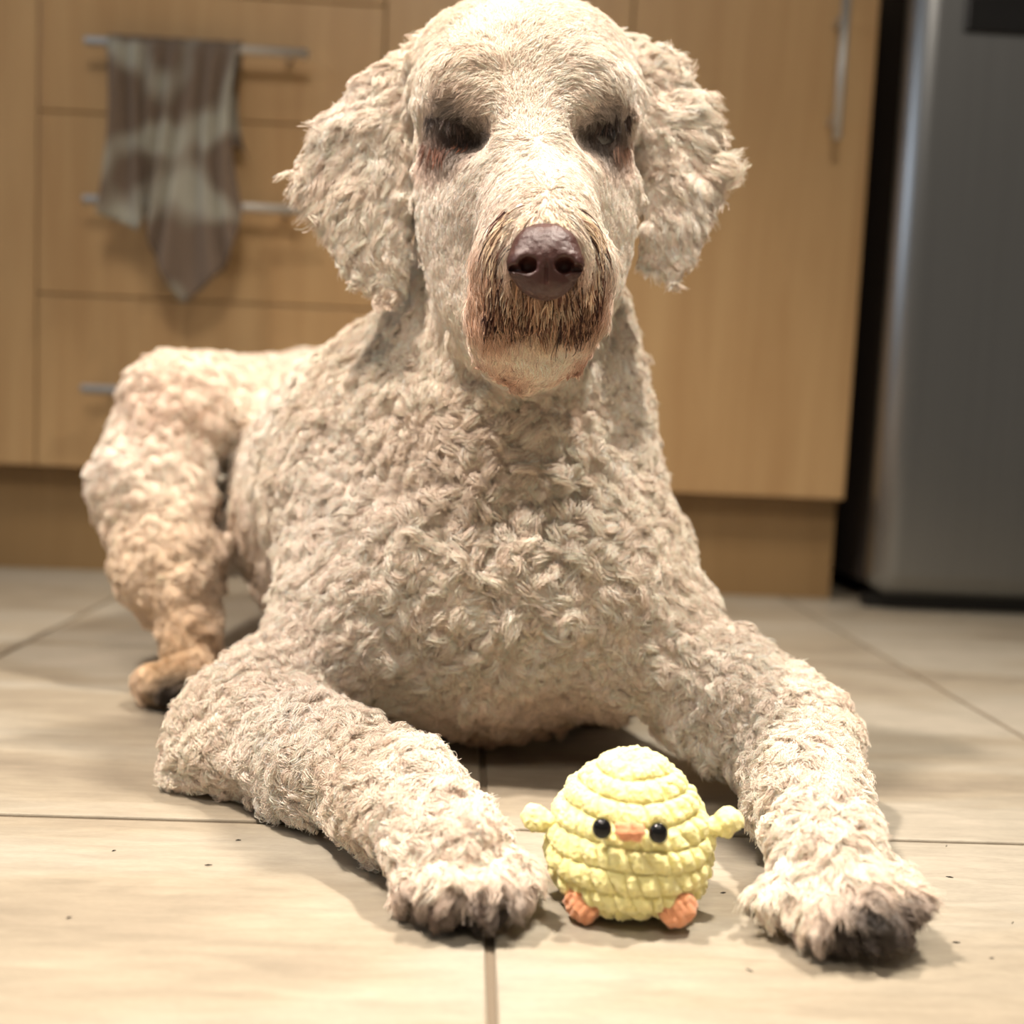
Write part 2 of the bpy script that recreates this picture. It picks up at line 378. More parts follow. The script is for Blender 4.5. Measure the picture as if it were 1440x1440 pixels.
# ------------------------------------------------------------------ the crocheted chick
def chick():
    P0 = np.array([.0900, .5235, 0.0])
    e = empty('crochet_chick', P0, math.radians(-8)); tag(e, 'small pale yellow crocheted chick with orange feet between the front paws', 'toy')
    def yarn(name, col, dark):
        m = mat(name, col, .95, bump=(1500, .7, .0007), spec=.15)
        b = m.node_tree.nodes['Principled BSDF']; b.inputs['Sheen Weight'].default_value = .35; b.inputs['Sheen Roughness'].default_value = .5
        b.inputs['Subsurface Weight'].default_value = .25; b.inputs['Subsurface Radius'].default_value = (.004, .0035, .002); b.inputs['Subsurface Scale'].default_value = 1
        return m
    my = yarn('yellow_chenille', srgb(243, 234, 168), 0); mo = yarn('orange_chenille', srgb(226, 160, 120), 0)
    H, W = .0775, .0420
    def prof(t):     # t 0 bottom .. 1 top: radius
        return W*np.interp(t, [0, .03, .08, .16, .26, .38, .5, .62, .72, .82, .9, .96, .985, 1], [.34, .55, .74, .90, .985, 1.0, .965, .89, .79, .655, .50, .34, .22, .0])
    nu, nv, R = 640, 420, 10.0
    # arc length parameterisation so that rows keep their height
    tt = np.linspace(0, 1, 2000); rr = prof(tt)
    kk = np.ones(61)/61; rs = np.convolve(np.pad(rr, 30, mode='edge'), kk, 'valid'); rs[-20:] = np.linspace(rs[-20], 0, 20)
    arc = np.concatenate([[0], np.cumsum(np.hypot(np.diff(rs), np.diff(tt*H)))]); arc /= arc[-1]
    v = np.linspace(0, 1, nv); T = np.interp(v, arc, tt)
    U, V = np.meshgrid(np.arange(nu)/nu, v); Tg = np.repeat(T[:, None], nu, 1)
    rg = np.interp(Tg, tt, rs)
    row = V*R + (U-.75)*.35*np.sin(np.pi*np.clip(V*1.2, 0, 1)) + .07*np.sin(U*2*np.pi*3+V*9)
    ri = np.floor(row); fv = row-ri
    rad_row = np.interp(np.interp(np.clip((ri+.5)/R, 0, 1), arc, tt), tt, rs)
    ns = np.maximum(5, np.round(2*np.pi*rad_row/.0088))
    ph = _hash(ri.astype(np.int64), 0*ri.astype(np.int64), 0*ri.astype(np.int64), 3)
    su = U*ns + ph + .50*(fv-.5) + .20*np.sin(U*41+ri*2.3) + .12*np.sin(U*97+ri*5.1)
    si = np.floor(su); fu = su-si
    lobe = np.sqrt(np.clip(1-(2*fu-1)**2, 0, 1)); band = np.clip(1-(2*fv-1)**2, 0, 1)**.5
    h2 = _hash(si.astype(np.int64), ri.astype(np.int64), 0*ri.astype(np.int64), 5)
    crease = 1-.13*np.exp(-((fu-.5-.5*(fv-.3))/.09)**2)*np.clip((.8-fv)*5, 0, 1)*(h2 > .25)
    top = np.clip((V-.72)/.15, 0, 1)                        # the crown of the chick is smoother
    disp = .0046*(band*(1-.35*top)+.35*top)*(.18+.82*(lobe*(1-.75*top)+.75*top))*(crease*(1-top)+top)*(.85+.3*h2)
    tang = np.gradient(rs, tt*H); sl = np.interp(Tg, tt, tang)
    nz = -sl/np.sqrt(1+sl**2); nr = 1/np.sqrt(1+sl**2)
    an = U*2*np.pi
    X = (rg-.0025+disp*nr)*np.cos(an); Y = (rg-.0025+disp*nr)*np.sin(an); Z = Tg*(H-.002)+disp*nz*.8
    Pv = np.stack([X, Y, Z], -1).reshape(-1, 3)
    nn = vnoise(Pv, .0019, 1)*.0006+vnoise(Pv, .0045, 2)*.0008+vnoise(Pv, .0009, 3)*.0003
    Nn = np.stack([nr*np.cos(an), nr*np.sin(an), nz], -1).reshape(-1, 3); Pv += Nn*nn[:, None]
    Pv[:, 2] = np.maximum(Pv[:, 2]+.001, .0005)
    j, i = np.meshgrid(np.arange(nv-1), np.arange(nu), indexing='ij'); i2 = (i+1) % nu
    F = np.stack([j*nu+i, j*nu+i2, (j+1)*nu+i2, (j+1)*nu+i], -1).reshape(-1, 4)
    body = mesh('body', Pv, F, my, e)
    def blob(name, prims, m, h=.0005, amp=.0008, sc2=.004, noise2=0):
        pts = np.array([p[0] for p in prims]+[p[1] for p in prims]); R_ = max(max(p[2], p[3]) for p in prims)
        f = Field(pts.min(0)-R_-.004, pts.max(0)+R_+.004, h)
        for p in prims: f.cap(p[0], p[1], p[2], p[3], .0008)
        f.noise(amp, sc2, 4); f.noise(amp*.6, sc2*.5, 5)
        a, b = f.surface(); return mesh(name, a, b, m, e)
    def wrap(c, axis, rad, n, rt):                         # yarn turns that make up a foot or a wing
        c = np.array(c); ax = np.array(axis, float); ax /= np.linalg.norm(ax)
        u = np.cross(ax, [0, 0, 1.]); u /= np.linalg.norm(u); q = np.cross(ax, u); out = []
        for k in range(n):
            s = (k/(n-1)-.5)*1.5; rr_ = rad*math.sqrt(max(.05, 1-(s)**2))
            prev = None
            for a in np.linspace(0, 2*np.pi, 10):
                p = c+ax*s*rad*.95+(u*math.cos(a)+q*math.sin(a))*rr_*.72
                if prev is not None: out.append((prev, p, rt, rt))
                prev = p
        out.append((c-ax*rad*.45, c+ax*rad*.45, rad*.58, rad*.58)); return out
    # local frame: -Y faces the camera
    R0 = .0405
    blob('wing', [((-.038, -.004, .0395), (-.0455, -.006, .040), .0048, .0052), ((-.0475, -.006, .0415), (-.0485, -.006, .042), .0066, .0066)], my, amp=.0012, sc2=.0035)
    blob('wing', [((.038, -.004, .043), (.045, -.006, .0455), .0050, .0054), ((.0480, -.006, .0485), (.0490, -.006, .049), .0066, .0066), ((.043, -.006, .0445), (.0480, -.006, .044), .004, .004)], my, amp=.0012, sc2=.0035)
    blob('foot', wrap((-.0215, -.0275, .0088), (.75, -.35, -.5), .0086, 5, .0021), mo)
    blob('foot', wrap((.0235, -.0275, .0115), (.75, .3, .6), .0096, 6, .0021), mo)
    blob('beak', [((-.0065, -.0405, .0545), (.0040, -.0418, .0550), .0021, .0021), ((-.0060, -.0418, .0520), (.0040, -.0425, .0530), .0022, .0020), ((-.0040, -.0418, .0500), (.0030, -.0425, .0505), .0019, .0019), ((.000, -.0415, .0565), (.0050, -.042, .0530), .0017, .0017)], mo, h=.0005, amp=.0004, sc2=.003)
    mb = mat('glossy_black_eye', (.006, .006, .006, 1), .12, spec=.3)
    for x in (-.0142, .0122):
        f = Field((x-.008, -.052, .045), (x+.008, -.030, .064), .0004)
        f.ell((x, -.0412, .0530), (.0047, .0040, .0051), .0005)
        a, b = f.surface(); mesh('eye', a, b, mb, e)
    return e
chick()
def crumbs():
    V, F = [], []
    for x, y, L_, a in ((293, 1217, .0028, .1), (160, 1197, .0016, .6), (1331, 1190, .0022, .9), (1336, 1234, .0026, -.3), (1054, 1365, .0024, -.7), (1017, 1256, .0022, .2), (1424, 1298, .0020, .8), (97, 1291, .0018, .4), (335, 1182, .0020, .1), (1345, 1326, .0026, 0), (1395, 1348, .0016, 0)):
        r = MC@np.array([(x-720)/F_PX, (720-y)/F_PX, -1]); p = CAM+r*(-CAM_H/r[2]); b0 = len(V)
        for k in range(5):
            u = k/4-.5; c = p+np.array([math.cos(a)*u, math.sin(a)*u+.3*u*u, 0])*L_*1.5; w_ = .00028*(1.2-abs(u)*1.6)
            V += [(c[0], c[1]-w_, .0001), (c[0], c[1], .0001+w_*2), (c[0], c[1]+w_, .0001)]
        for k in range(4):
            q = b0+k*3; F += [(q, q+3, q+4, q+1), (q+1, q+4, q+5, q+2), (q, q+2, q+5, q+3)]
        F += [(b0, b0+1, b0+2), (b0+12, b0+14, b0+13)]
    o = mesh('crumbs', V, F, mat('dark_crumb', (.03, .022, .018, 1), .9))
    tag(o, 'tiny dark crumbs and hair clippings scattered over the pale tiles', 'crumbs', kind='stuff')
crumbs()
crumbs()
# ------------------------------------------------------------------ the dog: one continuous body from a smooth implicit surface
FT = .009                                                   # coat thickness left outside the skin
def rp(r, d, ft=FT): return max(r*d/F_PX-ft, .004)
D = Field((-.36, .43, -.006), (.31, 1.42, .52), .0030)
def C(x0, y0, d0, r0, x1, y1, d1, r1, k=.03, sq=1.0, ft=FT):
    D.cap(at(x0, y0, d0), at(x1, y1, d1), rp(r0, d0, ft), rp(r1, d1, ft), k, sq)
def E3(x, y, d, rx, ry, rz, k=.03, ft=FT):                   # rx, rz from pixels, ry (depth) in metres
    D.ell(at(x, y, d), (rp(rx, d, ft), ry, rp(rz, d, ft)), k)
# trunk
D.cap((-.035, .85, .185), (-.080, 1.00, .160), .122, .124, .05)
D.cap((-.080, 1.00, .160), (-.130, 1.19, .165), .122, .112, .05)
D.cap((-.09, .95, .08), (-.13, 1.15, .09), .075, .08, .04)
D.cap((.012, .805, .068), (-.01, .98, .09), .068, .085, .04)
D.cap((-.130, 1.19, .165), (-.150, 1.27, .12), .106, .10, .05)
# chest and shoulders
E3(708, 810, .80, 225, .10, 200, .05)
C(705, 640, .80, 178, 705, 800, .79, 203, .05)
E3(560, 800, .80, 115, .09, 150, .06)
E3(850, 805, .79, 92, .09, 150, .06)
# neck
C(728, 330, .765, 150, 708, 600, .80, 190, .05)
C(712, 560, .79, 170, 600, 640, .92, 190, .06)
# left arm of the picture: upper arm, elbow, forearm, wrist, paw
C(520, 850, .77, 118, 362, 1000, .70, 80, .05)
C(362, 1000, .70, 80, 305, 1055, .685, 68, .03)
C(355, 1010, .695, 72, 440, 1065, .645, 92, .03)
C(300, 1078, .685, 42, 440, 1112, .645, 48, .03)
C(300, 1050, .685, 70, 260, 1085, .685, 36, .03)
C(440, 1065, .645, 92, 560, 1120, .585, 93, .03)
C(560, 1120, .585, 92, 628, 1190, .54, 86, .03)
C(628, 1190, .54, 84, 648, 1225, .525, 88, .025)
# right arm
C(880, 865, .77, 108, 1035, 995, .715, 92, .05)
C(1035, 995, .715, 90, 1115, 1055, .685, 88, .04)
C(1120, 1045, .68, 94, 1135, 1120, .60, 88, .03)
C(1135, 1120, .60, 88, 1158, 1195, .545, 82, .03)
C(1158, 1195, .54, 82, 1175, 1240, .52, 84, .025)
# toes
for (x, y, d, r) in ((572, 1243, .518, 40), (626, 1256, .505, 42), (690, 1255, .503, 43), (738, 1238, .515, 36)):
    C(x*.7+648*.3, y-28, d+.022, r*.9, x, y, d, r, .012, ft=.005)
for (x, y, d, r) in ((1100, 1270, .512, 42), (1160, 1292, .496, 44), (1225, 1290, .492, 44), (1278, 1272, .502, 38)):
    C(x*.7+1180*.3, y-30, d+.024, r*.9, x, y, d, r, .012, ft=.005)
# hind leg of the near side: thigh, knee, shin, hock, paw
C(420, 600, 1.12, 120, 300, 580, 1.03, 86, .04)
C(300, 580, 1.03, 86, 245, 568, .965, 78, .03)
C(370, 640, 1.12, 120, 315, 740, 1.06, 80, .03)
C(245, 568, .965, 78, 212, 680, .955, 88, .025)
C(212, 680, .955, 88, 238, 800, .93, 80, .025)
C(238, 800, .93, 80, 272, 900, .90, 48, .025)
C(270, 900, .90, 48, 256, 952, .872, 38, .02)
for (x, y, d, r) in ((216, 960, .858, 38), (256, 966, .850, 40), (296, 963, .856, 36)):
    C(270, 945, .875, 34, x, y, d, r, .012, ft=.006)
# far hind foot peeping out under the chest
D.cap((.15, .98, .05), (.11, .86, .03), .05, .035, .03)
# head: skull, brow, cheeks, muzzle, lips, jaw
E3(737, 176, .715, 163, .085, 168, .03)
C(672, 100, .715, 96, 808, 104, .715, 92, .03)
C(735, 180, .70, 160, 740, 300, .68, 146, .03)
E3(655, 128, .665, 60, .030, 40, .03)
E3(838, 130, .667, 58, .030, 40, .03)
C(637, 290, .69, 74, 660, 400, .68, 62, .03)
C(848, 290, .69, 70, 832, 400, .68, 60, .03)
C(745, 235, .655, 92, 766, 335, .590, 70, .03, ft=.006)
C(762, 330, .605, 88, 764, 375, .595, 92, .025, ft=.006)
C(712, 380, .598, 64, 704, 445, .604, 66, .02)
C(816, 380, .598, 60, 812, 440, .604, 62, .02)
C(755, 440, .610, 66, 755, 478, .620, 60, .02)
C(745, 470, .640, 92, 735, 430, .71, 120, .03)
C(740, 185, .655, 60, 748, 250, .640, 66, .02, ft=.006)
# eye sockets
for (x, y) in ((652, 190), (843, 190)):
    D.carve(at(x, y, .628), (.0150, .0175, .0100), .014)
# ears: hanging flaps
def ear(pts, sq=.36):
    for a, b in zip(pts[:-1], pts[1:]): C(*a, *b, .02, sq, ft=.006)
ear([(600, 92, .730, 46), (554, 155, .722, 57), (520, 225, .712, 63), (527, 300, .708, 56), (542, 360, .705, 42), (545, 412, .702, 26)])
ear([(545, 152, .722, 48), (492, 203, .714, 38), (443, 257, .71, 28), (484, 300, .708, 34), (520, 365, .705, 32)])
ear([(880, 92, .730, 46), (918, 125, .725, 50), (946, 200, .716, 53), (950, 265, .712, 48), (940, 330, .708, 40), (946, 397, .703, 24)])
ear([(922, 122, .725, 42), (970, 178, .718, 37), (1003, 238, .714, 25), (970, 295, .712, 28), (945, 345, .708, 30)])
for (x, y, z) in ((578, 200, .030), (580, 300, .032), (900, 215, .030), (896, 300, .030)): D.carve(at(x, y, .692), (.0035, .018, z), .006)
# floor contact
zz = (D.lo[2]+D.h*np.arange(D.n[2]))[None, None, :].astype(np.float32)
D.g = np.maximum(D.g, .0012-zz)
def lump(P):
    x, y, d = proj(P); m = np.ones(len(P))
    face = (y < 470)*(x > 585)*(x < 890)*(d < .72); return np.where(face, .25, 1.0)
D.noise(.0034, .016, 11, lump); D.noise(.0018, .007, 12, lump)
BV, BF = D.surface()

# ---- colour of the coat (its markings, plus shade painted on belly and hind leg) ---------------------
def lin(r, g, b): return np.array(srgb(r, g, b)[:3])
CREAM = lin(250, 231, 215)
SPOT = [  # px, py, depth, radius m, colour, strength
    (654, 188, .652, .0265, lin(38, 26, 21), .95), (845, 189, .652, .0225, lin(40, 28, 23), .95),
    (626, 222, .665, .018, lin(118, 76, 56), .7), (862, 222, .665, .013, lin(150, 105, 80), .6),
    (668, 235, .66, .016, lin(140, 120, 105), .6), (835, 225, .66, .016, lin(150, 135, 125), .5),
    (800, 160, .655, .014, lin(185, 170, 150), .5), (690, 160, .655, .012, lin(190, 170, 145), .5),
    (690, 435, .580, .026, lin(196, 150, 118), .8), (838, 430, .580, .024, lin(190, 145, 115), .8),
    (765, 435, .575, .020, lin(130, 88, 64), .85), (670, 380, .59, .018, lin(200, 160, 130), .6),
    (765, 480, .585, .014, lin(215, 190, 160), .8),
    (700, 525, .63, .022, lin(205, 150, 120), .55), (820, 515, .63, .018, lin(205, 145, 118), .6),
    (768, 300, .58, .013, lin(185, 165, 145), .5),
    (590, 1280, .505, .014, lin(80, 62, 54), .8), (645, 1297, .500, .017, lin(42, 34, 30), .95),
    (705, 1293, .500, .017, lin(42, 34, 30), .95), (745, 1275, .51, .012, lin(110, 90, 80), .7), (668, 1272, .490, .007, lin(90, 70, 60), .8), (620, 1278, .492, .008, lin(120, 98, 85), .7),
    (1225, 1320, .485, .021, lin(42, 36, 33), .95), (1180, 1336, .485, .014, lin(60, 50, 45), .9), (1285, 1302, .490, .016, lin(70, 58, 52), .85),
    (1135, 1320, .50, .010, lin(110, 92, 80), .6),
    (235, 560, .93, .05, lin(225, 190, 168), .35), (240, 990, .836, .024, lin(34, 25, 20), .95), (240, 955, .86, .03, lin(190, 155, 110), .5),
    (232, 850, .915, .10, lin(206, 182, 148), .55), (262, 930, .87, .05, lin(200, 165, 120), .5),  # lower hind leg: shading put into the tint, along with ochre staining
    (245, 990, .832, .026, lin(34, 25, 20), .95),
    (740, 1050, .80, .09, lin(172, 142, 118), .75), (640, 640, .72, .05, lin(225, 210, 195), .6),  # belly entry: shade of the recess put into the colour, plus brownish skin
]
def tint(P):
    c = np.repeat(CREAM[None], len(P), 0)
    c *= (1+.05*vnoise(P, .05, 21))[:, None]
    warm = vnoise(P, .09, 22)[:, None]; c *= 1+warm*np.array([.01, -.01, -.05])
    for x, y, d, r, col, s in SPOT:
        q = np.linalg.norm(P-at(x, y, d), axis=1); wgt = s*np.clip(1.35-q/r, 0, 1)[:, None]
        wgt = np.clip(wgt*1.2, 0, s); c = c*(1-wgt)+col*wgt
    return c
def coat_material(name, attr, under=False):
    m = bpy.data.materials.new(name); m.use_nodes = True; nt = m.node_tree; N = nt.nodes; Lk = nt.links
    at_ = N.new('ShaderNodeAttribute'); at_.attribute_name = attr
    b = N['Principled BSDF']; b.inputs['Roughness'].default_value = .75; b.inputs['Specular IOR Level'].default_value = .12
    if under: Lk.new(at_.outputs['Color'], b.inputs['Base Color']); return m
    N.remove(b); out = N['Material Output']
    df = N.new('ShaderNodeBsdfDiffuse'); tr = N.new('ShaderNodeBsdfTranslucent'); gl = N.new('ShaderNodeBsdfGlossy'); gl.inputs['Roughness'].default_value = .45
    a = N.new('ShaderNodeMixShader'); a.inputs[0].default_value = .13; g = N.new('ShaderNodeMixShader'); g.inputs[0].default_value = .05
    Lk.new(at_.outputs['Color'], df.inputs[0]); Lk.new(at_.outputs['Color'], tr.inputs[0])
    Lk.new(df.outputs[0], a.inputs[1]); Lk.new(tr.outputs[0], a.inputs[2]); Lk.new(a.outputs[0], g.inputs[1]); Lk.new(gl.outputs[0], g.inputs[2])
    Lk.new(g.outputs[0], out.inputs[0]); return m
M_SKIN = coat_material('undercoat', 'tint', True); M_FUR = coat_material('curly_fur', 'tint')
dog = mesh('dog', BV, BF, M_SKIN)
tag(dog, 'large cream curly coated dog lying on the tiled floor, head raised', 'dog')
ca = dog.data.attributes.new('tint', 'FLOAT_COLOR', 'POINT')
NV = len(dog.data.vertices); co = np.empty(NV*3, dtype=np.float32); dog.data.vertices.foreach_get('co', co); co = co.reshape(-1, 3).astype(float)
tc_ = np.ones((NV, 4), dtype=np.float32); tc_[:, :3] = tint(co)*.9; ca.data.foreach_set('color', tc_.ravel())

# ---- coat: combing guides -------------------------------------------------
# px, py, depth, comb direction in the picture (right, down, towards the lens), length mm, curl, tuft radius mm, lie (0 upright .. 1 flat)
G = np.array([
 # forehead and skull, short
 (735, 20, .72, 0, -.6, .3, 9, .25, 2.6, .75), (650, 50, .70, -.5, -.5, .3, 9, .30, 2.6, .75), (830, 55, .70, .5, -.5, .3, 9, .30, 2.6, .75),
 (735, 110, .66, .5, -.5, .2, 8, .12, 2.2, .85), (690, 90, .66, -.3, -.8, 0, 8, .12, 2.2, .85), (800, 95, .66, .6, -.5, 0, 8, .12, 2.2, .85), (610, 110, .69, -.6, .4, 0, 7, .1, 2.2, .85), (880, 120, .70, .5, .6, 0, 7, .1, 2.2, .85),
 # brow
 (650, 150, .645, -.8, .3, .5, 10, .12, 2.2, .55), (840, 150, .648, .8, .3, .5, 10, .12, 2.2, .55),
 (652, 178, .650, -.3, .9, .5, 7, .1, 1.8, .6), (843, 178, .650, .3, .9, .5, 7, .1, 1.8, .6),
 # below the eyes and cheeks
 (640, 230, .665, -.2, 1, 0, 8, .05, 1.8, .9), (855, 230, .665, .2, 1, 0, 8, .05, 1.8, .9),
 (600, 220, .69, -.3, 1, 0, 6, .02, 2., .95), (600, 320, .69, -.2, 1, 0, 6, .05, 2., .95), (890, 220, .69, .2, 1, 0, 6, .02, 2., .95), (885, 300, .69, .1, 1, 0, 6, .05, 2., .95), (640, 400, .68, -.1, 1, 0, 7, .1, 2.2, .9), (868, 400, .68, .1, 1, 0, 7, .1, 2.2, .9),
 # bridge of the muzzle
 (745, 180, .648, .1, -.9, 0, 7, .08, 2., .85), (745, 230, .64, 0, -.6, .3, 6, .03, 1.8, .9), (710, 250, .64, -1, .1, 0, 7, .03, 1.8, .9), (790, 250, .64, 1, .1, 0, 7, .03, 1.8, .9), (700, 300, .61, -1, .4, 0, 8, .03, 1.8, .9), (825, 300, .61, 1, .4, 0, 8, .03, 1.8, .9),
 (766, 290, .59, 0, -.7, .3, 5, .02, 1.8, .85), (730, 305, .585, -.9, .4, .2, 8, .02, 1.6, .85), (805, 305, .585, .9, .4, .2, 8, .02, 1.6, .85),
 # moustache and beard
 (690, 350, .585, -.5, 1, .1, 15, .06, 1.5, .85), (840, 350, .585, .5, 1, .1, 15, .06, 1.5, .85),
 (690, 420, .575, -.15, 1, .1, 17, .08, 1.5, .85), (835, 420, .575, .15, 1, .1, 17, .08, 1.5, .85), (765, 440, .575, 0, 1, .1, 12, .05, 1.5, .8), (735, 435, .572, -.2, 1, .1, 16, .06, 1.5, .8), (795, 435, .572, .2, 1, .1, 16, .06, 1.5, .8),
 (765, 500, .60, 0, 1, 0, 8, .1, 2., .85), (720, 520, .62, -.3, 1, 0, 8, .15, 2.2, .85), (820, 510, .62, .3, 1, 0, 8, .15, 2.2, .85), (655, 490, .65, -.3, 1, 0, 9, .3, 2.5, .8),
 # ears
 (590, 90, .715, -.7, .6, .2, 15, .45, 3.2, .7), (500, 170, .71, -.8, .6, .2, 20, .36, 3.4, .75), (430, 250, .71, -.7, .7, .1, 20, .32, 3.4, .75), (550, 220, .705, -.2, 1, .1, 19, .34, 3.4, .8), (510, 300, .705, -.4, 1, .1, 19, .32, 3.4, .8), (540, 390, .70, 0, 1, .1, 15, .5, 3., .75),
 (900, 80, .715, .6, -.1, .3, 13, .5, 3., .65), (980, 160, .71, .8, .1, .2, 18, .36, 3.2, .75), (1030, 240, .71, .9, .3, .1, 20, .34, 3.2, .75), (920, 220, .705, .1, 1, .1, 12, .6, 2.8, .75), (980, 290, .705, .4, .9, .1, 17, .3, 3., .8), (940, 390, .70, -.1, 1, .1, 13, .55, 3., .75),
 # neck, chest
 (580, 480, .76, -.3, 1, 0, 12, .8, 3.4, .75), (540, 600, .76, -.3, 1, 0, 13, .85, 3.6, .75), (700, 600, .70, 0, 1, .1, 23, .82, 5.0, .84), (870, 520, .74, .3, 1, 0, 12, .8, 3.4, .75), (920, 650, .76, .4, .8, 0, 13, .85, 3.6, .75),
 (730, 740, .69, .2, 1, .1, 26, .78, 5.2, .86), (620, 720, .70, -.4, .9, .1, 25, .75, 5.0, .86), (840, 740, .70, .3, .9, .1, 23, .75, 5.0, .86), (760, 860, .70, 0, 1, .1, 22, .65, 4.8, .86), (640, 880, .71, -.2, 1, .1, 17, .55, 3.8, .82), (860, 880, .71, .3, 1, .1, 17, .55, 3.8, .82),
 (500, 780, .73, -.8, .7, 0, 14, .45, 3.4, .8), (460, 880, .71, -.9, .3, .1, 14, .5, 3.4, .75), (960, 850, .73, .8, .7, 0, 12, .3, 3.2, .85), (720, 970, .76, 0, 1, 0, 14, .7, 3.5, .75), (560, 960, .72, -.9, .3, 0, 15, .6, 3.4, .75), (900, 980, .72, .7, .7, 0, 15, .6, 3.4, .75),
 # arms
 (380, 920, .70, -.6, .7, 0, 11, .75, 3.4, .6), (280, 1040, .66, -.8, .6, 0, 12, .8, 3.4, .6), (400, 1060, .61, .7, .5, 0, 11, .8, 3.4, .6), (560, 1100, .55, .6, .7, .2, 11, .8, 3.4, .6), (620, 1170, .51, .2, 1, .3, 11, .8, 3.4, .6),
 (1080, 960, .70, .5, .8, 0, 10, .5, 3.2, .75), (1130, 1080, .62, .2, 1, .2, 10, .6, 3.2, .65), (1060, 1060, .66, .6, 1, 0, 16, .6, 3.2, .6), (1140, 1180, .54, .1, 1, .3, 11, .6, 3.2, .65), (1210, 1080, .66, .7, .8, 0, 9, .6, 3.2, .7),
 # toes
 (590, 1250, .50, -.2, 1, .3, 13, .35, 3., .7), (690, 1250, .49, 0, 1, .4, 14, .4, 3., .65), (745, 1230, .50, .3, 1, .2, 12, .4, 3., .65), (1090, 1270, .51, -.1, 1, .2, 14, .3, 3., .7), (1160, 1270, .485, .1, 1, .3, 15, .3, 3., .7), (1240, 1270, .485, .4, .9, .3, 14, .35, 3., .65), (1290, 1275, .50, .9, .5, .1, 14, .35, 2.8, .65),
 # trunk and hind leg
 (430, 550, .98, -.3, .9, 0, 9, .4, 3.4, .85), (400, 700, .95, -.1, 1, 0, 9, .5, 3.4, .85), (240, 560, .93, -.3, .9, 0, 8, .4, 3.2, .85), (200, 700, .93, 0, 1, 0, 10, .5, 3.4, .8), (270, 850, .90, .1, 1, 0, 10, .5, 3.4, .8), (250, 960, .85, 0, 1, .2, 12, .3, 3.2, .7), (600, 480, 1.1, -.5, .2, 0, 11, .5, 4., .8),
])
GP = np.array([at(g[0], g[1], g[2]) for g in G]); GD = (np.stack([G[:, 3], -G[:, 4], G[:, 5]], 1)) @ MC.T
GD /= np.linalg.norm(GD, axis=1, keepdims=True)

def sample(spacing_fn, n_try):
    V, Fq = co, BF; tri = np.concatenate([Fq[:, [0, 1, 2]], Fq[:, [0, 2, 3]]])
    a, b, c = V[tri[:, 0]], V[tri[:, 1]], V[tri[:, 2]]
    ar = np.linalg.norm(np.cross(b-a, c-a), axis=1)
    cum = np.cumsum(ar); k = np.searchsorted(cum, rng.random(n_try)*cum[-1])
    u, v = rng.random((2, n_try)); fl = u+v > 1; u[fl], v[fl] = 1-u[fl], 1-v[fl]
    P = a[k]+u[:, None]*(b[k]-a[k])+v[:, None]*(c[k]-a[k])
    sp = spacing_fn(P); key = np.floor(P/sp[:, None]).astype(np.int64)
    code = key[:, 0]*73856093 ^ key[:, 1]*19349663 ^ key[:, 2]*83492791 ^ (sp*1e5).astype(np.int64)
    _, first = np.unique(code, return_index=True); return P[first]
def guide(P):
    out = np.zeros((len(P), 3)); prm = np.zeros((len(P), 4))
    for s in range(0, len(P), 20000):
        d2 = ((P[s:s+20000, None]-GP[None])**2).sum(2)+1e-5
        wgt = 1/d2**1.8; wgt /= wgt.sum(1, keepdims=True)
        out[s:s+20000] = wgt@GD; prm[s:s+20000] = wgt@G[:, 6:10]
    return out, prm

